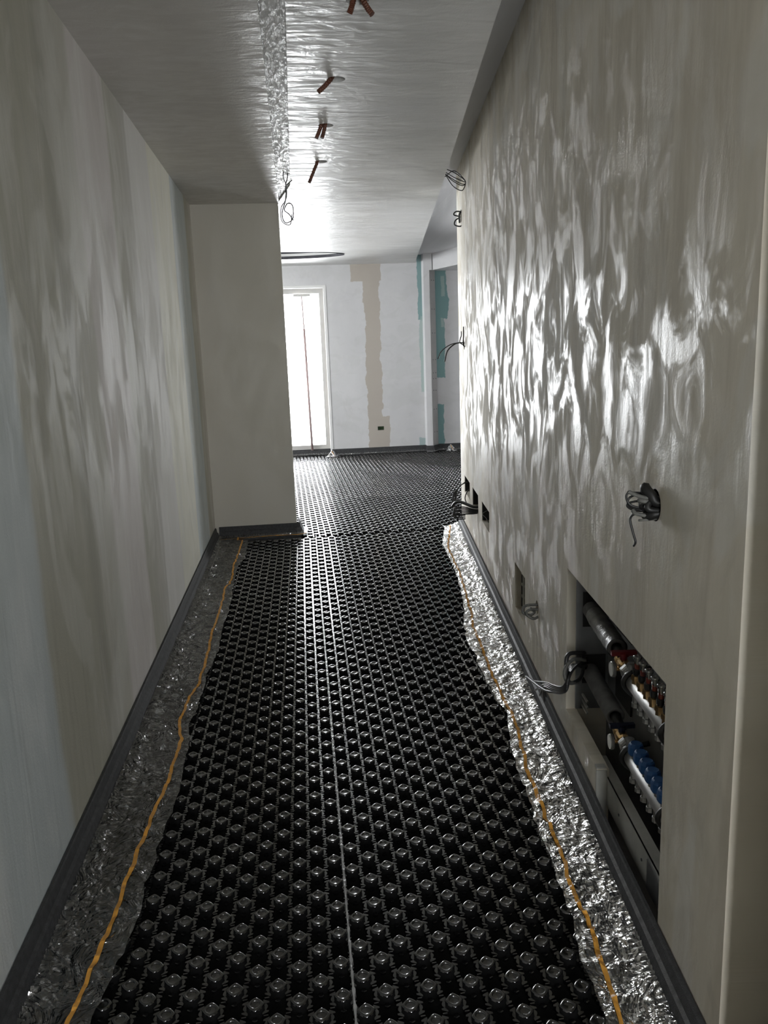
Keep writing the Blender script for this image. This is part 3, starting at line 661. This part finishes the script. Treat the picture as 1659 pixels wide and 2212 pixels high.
cable(r, [(.04, 3.0, .40), (-.02, 3.0, .405), (-.05, 3.01, .395), (-.055, 3.01, .37), (-.03, 3.0, .362), (-.012, 3.0, .375), (-.03, 3.005, .39)], .006, M_GREYC)
cable(r, [(.04, 2.99, .385), (-.03, 2.99, .388), (-.045, 2.99, .37), (-.02, 2.985, .352), (.0, 2.98, .36)], .006, M_GREYC)
# three socket boxes
names = ('farthest of the three open socket boxes, black cables drooping from it, at the wall end', 'middle of the three open socket boxes, thick bunch of cables fanning out', 'nearest of the three open socket boxes, almost empty with one thin wire')
for k, (a, b) in enumerate(((5.55, 5.915), (5.035, 5.37), (4.48, 4.84))):
    r = thing('wall_box', names[k], 'socket box', group='open boxes in a row low on the right wall', mat=RW)
    m = MB(); m.box(.06, .066, a+.003, b-.003, .365, .483); m.box(.004, .06, a+.002, a+.006, .365, .483); m.box(.004, .06, b-.006, b-.002, .365, .483); m.build('box_shell', M_BLACK, r)
    if k == 0:
        for i in range(4):
            o_ = .008*i; cable(r, [(.04, 5.70+o_, .46), (-.02, 5.68+o_, .465), (-.07-o_, 5.68, .43-o_), (-.085-o_, 5.70, .37), (-.085-o_*1.5, 5.70, .30-.03*(i % 2)+o_)], .004)
        cable(r, [(.04, 5.62, .44), (-.01, 5.60, .42), (-.03, 5.60, .37), (-.02, 5.62, .33)], .004)
    if k == 1:
        cable(r, [(.04, 5.10, .40), (-.02, 5.12, .395), (-.09, 5.22, .41), (-.13, 5.26, .40), (-.15, 5.28, .37)], .011)
        for i in range(6):
            o_ = .010*i; cable(r, [(.04, 5.08, .385-o_*.4), (-.02, 5.10, .383-o_*.6), (-.08, 5.18, .385-o_), (-.135-.004*i, 5.22, .375-o_*1.1), (-.15+.006*i, 5.24, .345-o_), (-.12, 5.24, .325-o_*.7), (-.07, 5.2, .33-o_*.6)][:7 if i % 2 else 5], .0042)
    if k == 2:
        cable(r, [(.03, 4.66, .47), (.0, 4.66, .455), (-.015, 4.68, .435), (.0, 4.64, .42), (.01, 4.6, .40)], .002, M_GREYC)
# narrow niche with inner ribs
r = thing('wall_niche_cabinet', 'narrow recessed box with pale ribs low in the right wall', 'cabinet', mat=RW)
m = MB(); m.box(.112, .118, 3.288, 3.557, .218, .43); m.build('back_panel', M_BLACK, r)
m = MB(); m.box(.03, .11, 3.545, 3.558, .218, .43); m.build('side_panel', M_BLACK, r)
for z in (.268, .325, .38): m = MB(); m.box(.028, .036, 3.50, 3.5445, z, z+.010); m.build('rib', M_RAIL, r)
m = MB(); m.box(.026, .034, 3.494, 3.502, .219, .43); m.build('upright', M_RAIL, r)

# ------------------------------------------------------------ manifold cabinet
r = thing('manifold_cabinet', 'open metal manifold cabinet recessed low in the right wall', 'cabinet', mat=RW)
m = MB(); m.box(.138, .143, 1.545, 2.475, .0, .698); m.build('back_panel', M_GALV, r)
m = MB(); m.box(.03, .138, 2.468, 2.478, .205, .698); m.build('side_panel', M_GALV, r)
for (z0, z1) in ((.50, .62), (.30, .40)): m = MB(); m.box(.05, .128, 2.462, 2.4675, z0, z1); m.build('knockout', M_BLACK, r)['label'] = 'dark square knockout'
for (z0, z1) in ((.30, .42), (.53, .64)): m = MB(); m.box(.133, .1375, 2.20, 2.36, z0, z1); m.build('knockout', M_BLACK, r)
for i, (s_, z_) in enumerate(((1.62, .46), (1.66, .455))): m = MB(); m.lathe([(.006, 0), (.006, .005)], (.133, s_, z_), (-1, 0, 0), 10); m.build('screw', M_STEEL, r)
m = MB(); m.box(.085, .13, 1.56, 1.60, .0, .69); m.build('mounting_rail', M_GALV, r)
for z in (.215, .235, .255): m = MB(); m.box(.05, .056, 2.40, 2.467, z, z+.007); m.build('rib', M_RAIL, r)
r = thing('metal_rail', 'grey painted metal rail running along the bottom of the manifold opening', 'rail', mat=RW)
m = MB(); m.box(.030, .034, 1.52, 2.20, .085, .175); m.box(.030, .062, 1.52, 2.20, .171, .175); m.box(.030, .062, 1.52, 2.20, .085, .089); m.build('channel', M_RAIL, r)
m = MB(); m.box(.026, .0299, 1.52, 1.70, .087, .168); m.build('joint_plate', M_GALV, r)
for s_ in (1.75, 1.95): m = MB(); m.lathe([(.004, 0), (.004, .002)], (.030, s_, .13), (-1, 0, 0), 8); m.build('screw', M_IRON, r)
r = thing('wooden_post', 'pale stub of plastered board standing at the inner end of the metal rail', 'post', mat=RW)
m = MB(); m.box(-.002, .029, 2.070, 2.078, .0, .198); m.box(.0, .029, 2.077, 2.10, .196, .204); m.build('board', M_RAIL, r)
# insulated pipes
for nm, z, s_e, lab in (('top', .550, 2.175, 'upper grey insulated pipe with wrinkled sleeve entering the manifold'), ('low', .333, 2.165, 'lower smooth grey insulated pipe entering the manifold')):
    r = thing('insulated_pipe', lab, 'pipe', group='insulated pipes in the manifold cabinet', mat=RW)
    m = MB(); m.lathe([(.028, 0), (.028, .30), (.0255, .302), (.0165, .300), (.0165, .28)], (.076, 2.461, z+.010), (0, -1, -.065), 24, False); m.build('insulation', M_INSUL, r, True)
    m = MB(); m.lathe([(.014, 0), (.014, .085)], (.076, 2.19, z-.010), (0, -1, -.065), 16); m.build('pipe_end', M_BLACK, r, True)
    if nm == 'top':
        m = MB(); m.lathe([(0.0290+.0010*((k*7) % 3), .03+.018*k) for k in range(15)], (.076, 2.44, z+.009), (0, -1, -.065), 24, False); m.build('wrinkled_sleeve', M_SLEEVE, r, True)
def manifold(top):
    z = .514 if top else .290; D = .074
    r = thing('heating_manifold', 'upper manifold bar with five clear flow meters and a dark red handle' if top else 'lower manifold bar with a row of blue caps and a dark handle', 'manifold', mat=RW)
    sv = 2.125
    m = MB(); m.lathe([(.014, 0), (.0175, .004), (.0175, .016), (.013, .02), (.013, .028), (.0185, .030), (.0185, .052), (.014, .056), (.014, .07)], (D, sv, z+.010), (0, -1, -.14), 14); m.build('ball_valve', M_BRASS, r)
    hm = M_RED if top else M_DBLUE
    m = MB(); m.lathe([(.010, .012), (.010, .030), (.015, .032), (.015, .040), (.010, .042)], (D, sv-.038, z), (0, 0, 1), 14)
    m.box(D-.036, D+.036, sv-.046, sv-.030, z+.034, z+.046); m.build('handle', hm, r)['label'] = 'dark red butterfly handle' if top else 'near-black butterfly handle'
    m = MB(); m.lathe([(.020, 0), (.021, .003), (.021, .014), (.016, .017), (.016, .03)], (D, sv-.066, z), (0, -1, 0), 6); m.build('union_nut', M_STEEL, r)
    # gauge facing the corridor
    g = MB(); g.lathe([(.006, 0), (.006, .02)], (D-.010, sv-.048, z-.004), (-1, 0, 0), 10); g.build('gauge_stem', M_BRASS, r, True)
    g = MB(); g.lathe([(.021, 0), (.0225, .002), (.0225, .008), (.021, .010)], (D-.028, sv-.048, z-.004), (-1, 0, 0), 24); go = g.build('gauge', M_STEEL, r)
    g = MB(); g.lathe([(.0205, 0), (.0205, .0012)], (D-.0381, sv-.048, z-.004), (-1, 0, 0), 24); g.build('dial', M_DIAL, go)
    s_a = sv-.095
    m = MB(); m.lathe([(.016, 0), (.022, .006), (.022, .43), (.018, .436), (.010, .44)], (D, s_a, z-.01), (0, -1, 0), 22); m.build('bar', M_STEEL, r, True)
    m = MB(); m.lathe([(.010, 0), (.010, .03), (.013, .032), (.013, .038), (.006, .04)], (D, s_a-.018, z), (0, 0, 1), 12); m.build('air_vent', M_STEEL, r)
    for k in range(2):
        s_ = s_a-.035-.30*k
        m = MB(); m.tube(spline([(D+.05, s_, z+.03), (D+.0, s_+.003, z+.018), (D-.026, s_, z-.005), (D-.012, s_, z-.035), (D+.03, s_, z-.07), (D+.05, s_, z-.12)]), .008, 8); m.build('bracket', M_BLACK, r, True)
    for k in range(7):
        s_ = s_a-.080-.047*k
        if top:
            if k > 5: break
            c = MB(); c.lathe([(.013, .0), (.013, .012), (.0155, .013), (.0155, .026), (.011, .027)], (D-.004, s_, z+.004), (0, 0, 1), 6); c.build('brass_collar', M_BRASS, r)
            c = MB(); c.lathe([(.0105, 0), (.012, .007), (.0125, .017)], (D-.004, s_, z+.031), (0, 0, 1), 12); c.build('black_base', M_BLACK, r)
            c = MB(); c.lathe([(.0085, 0), (.0085, .028), (.0115, .030), (.0115, .037), (.006, .039)], (D-.004, s_, z+.048), (0, 0, 1), 14, False); go = c.build('flow_meter_tube', M_CLEAR, r, True)
            c = MB(); c.lathe([(.0068, 0), (.0068, .011)], (D-.004, s_, z+.049), (0, 0, 1), 10); c.build('red_float', M_FLOAT, go)
            c = MB(); c.lathe([(.0028, 0), (.0028, .020)], (D-.004, s_, z+.059), (0, 0, 1), 8); c.build('float_rod', M_DIAL, go)
        else:
            c = MB(); c.lathe([(.011, .0), (.011, .008), (.015, .009), (.015, .016)], (D-.002, s_, z+.008), (0, 0, 1), 6); c.build('collar', M_STEEL, r)
            c = MB(); c.lathe([(.0185, 0), (.0205, .004), (.0205, .024), (.018, .031), (.014, .034), (.013, .0335)], (D-.002, s_, z+.023), (0, 0, 1), 18, True, lambda th: 1+.02*math.cos(th*9)); c.build('blue_cap', M_BLUE, r)
        c = MB(); c.lathe([(.009, 0), (.009, .02), (.0115, .021), (.0115, .033), (.008, .034)], (D-.006, s_, z-.028), (0, 0, -1), 8); c.build('outlet', M_STEEL, r)
manifold(True); manifold(False)
r = thing('cable_bundle', 'twisted black cables spilling out of the left edge of the manifold opening over the strip', 'cables', mat=RW)
for i in range(5):
    e = ((-.06, 2.80, .165), (-.06, 2.72, .165), (-.055, 2.66, .17), (-.05, 2.60, .175), (-.07, 2.86, .16))[i]
    cable(r, [(.06, 2.44, .40-.01*i), (.0, 2.38+.008*i, .385), (-.025, 2.35, .36-.006*i), (-.035, 2.38, .325-.005*i), (-.045, 2.46, .295-.006*i), (-.05-.003*i, 2.56, .262-.006*i), e], .0045)
cable(r, [(-.05, 2.55, .262), (-.055, 2.56, .24), (-.05, 2.57, .205)], .003)
m = MB(); m.tube(spline([(.05, 2.43, .42), (-.01, 2.40, .43), (-.022, 2.385, .39), (-.012, 2.38, .34), (.03, 2.41, .34), (.05, 2.44, .38)]), .007, 8); m.build('coil', M_CABLE, r, True)
m = MB(); m.tube(spline([(.05, 2.42, .40), (-.0, 2.39, .415), (-.03, 2.37, .385), (-.02, 2.37, .345), (.02, 2.40, .33)]), .006, 8); m.build('coil', M_GREYC, r, True)
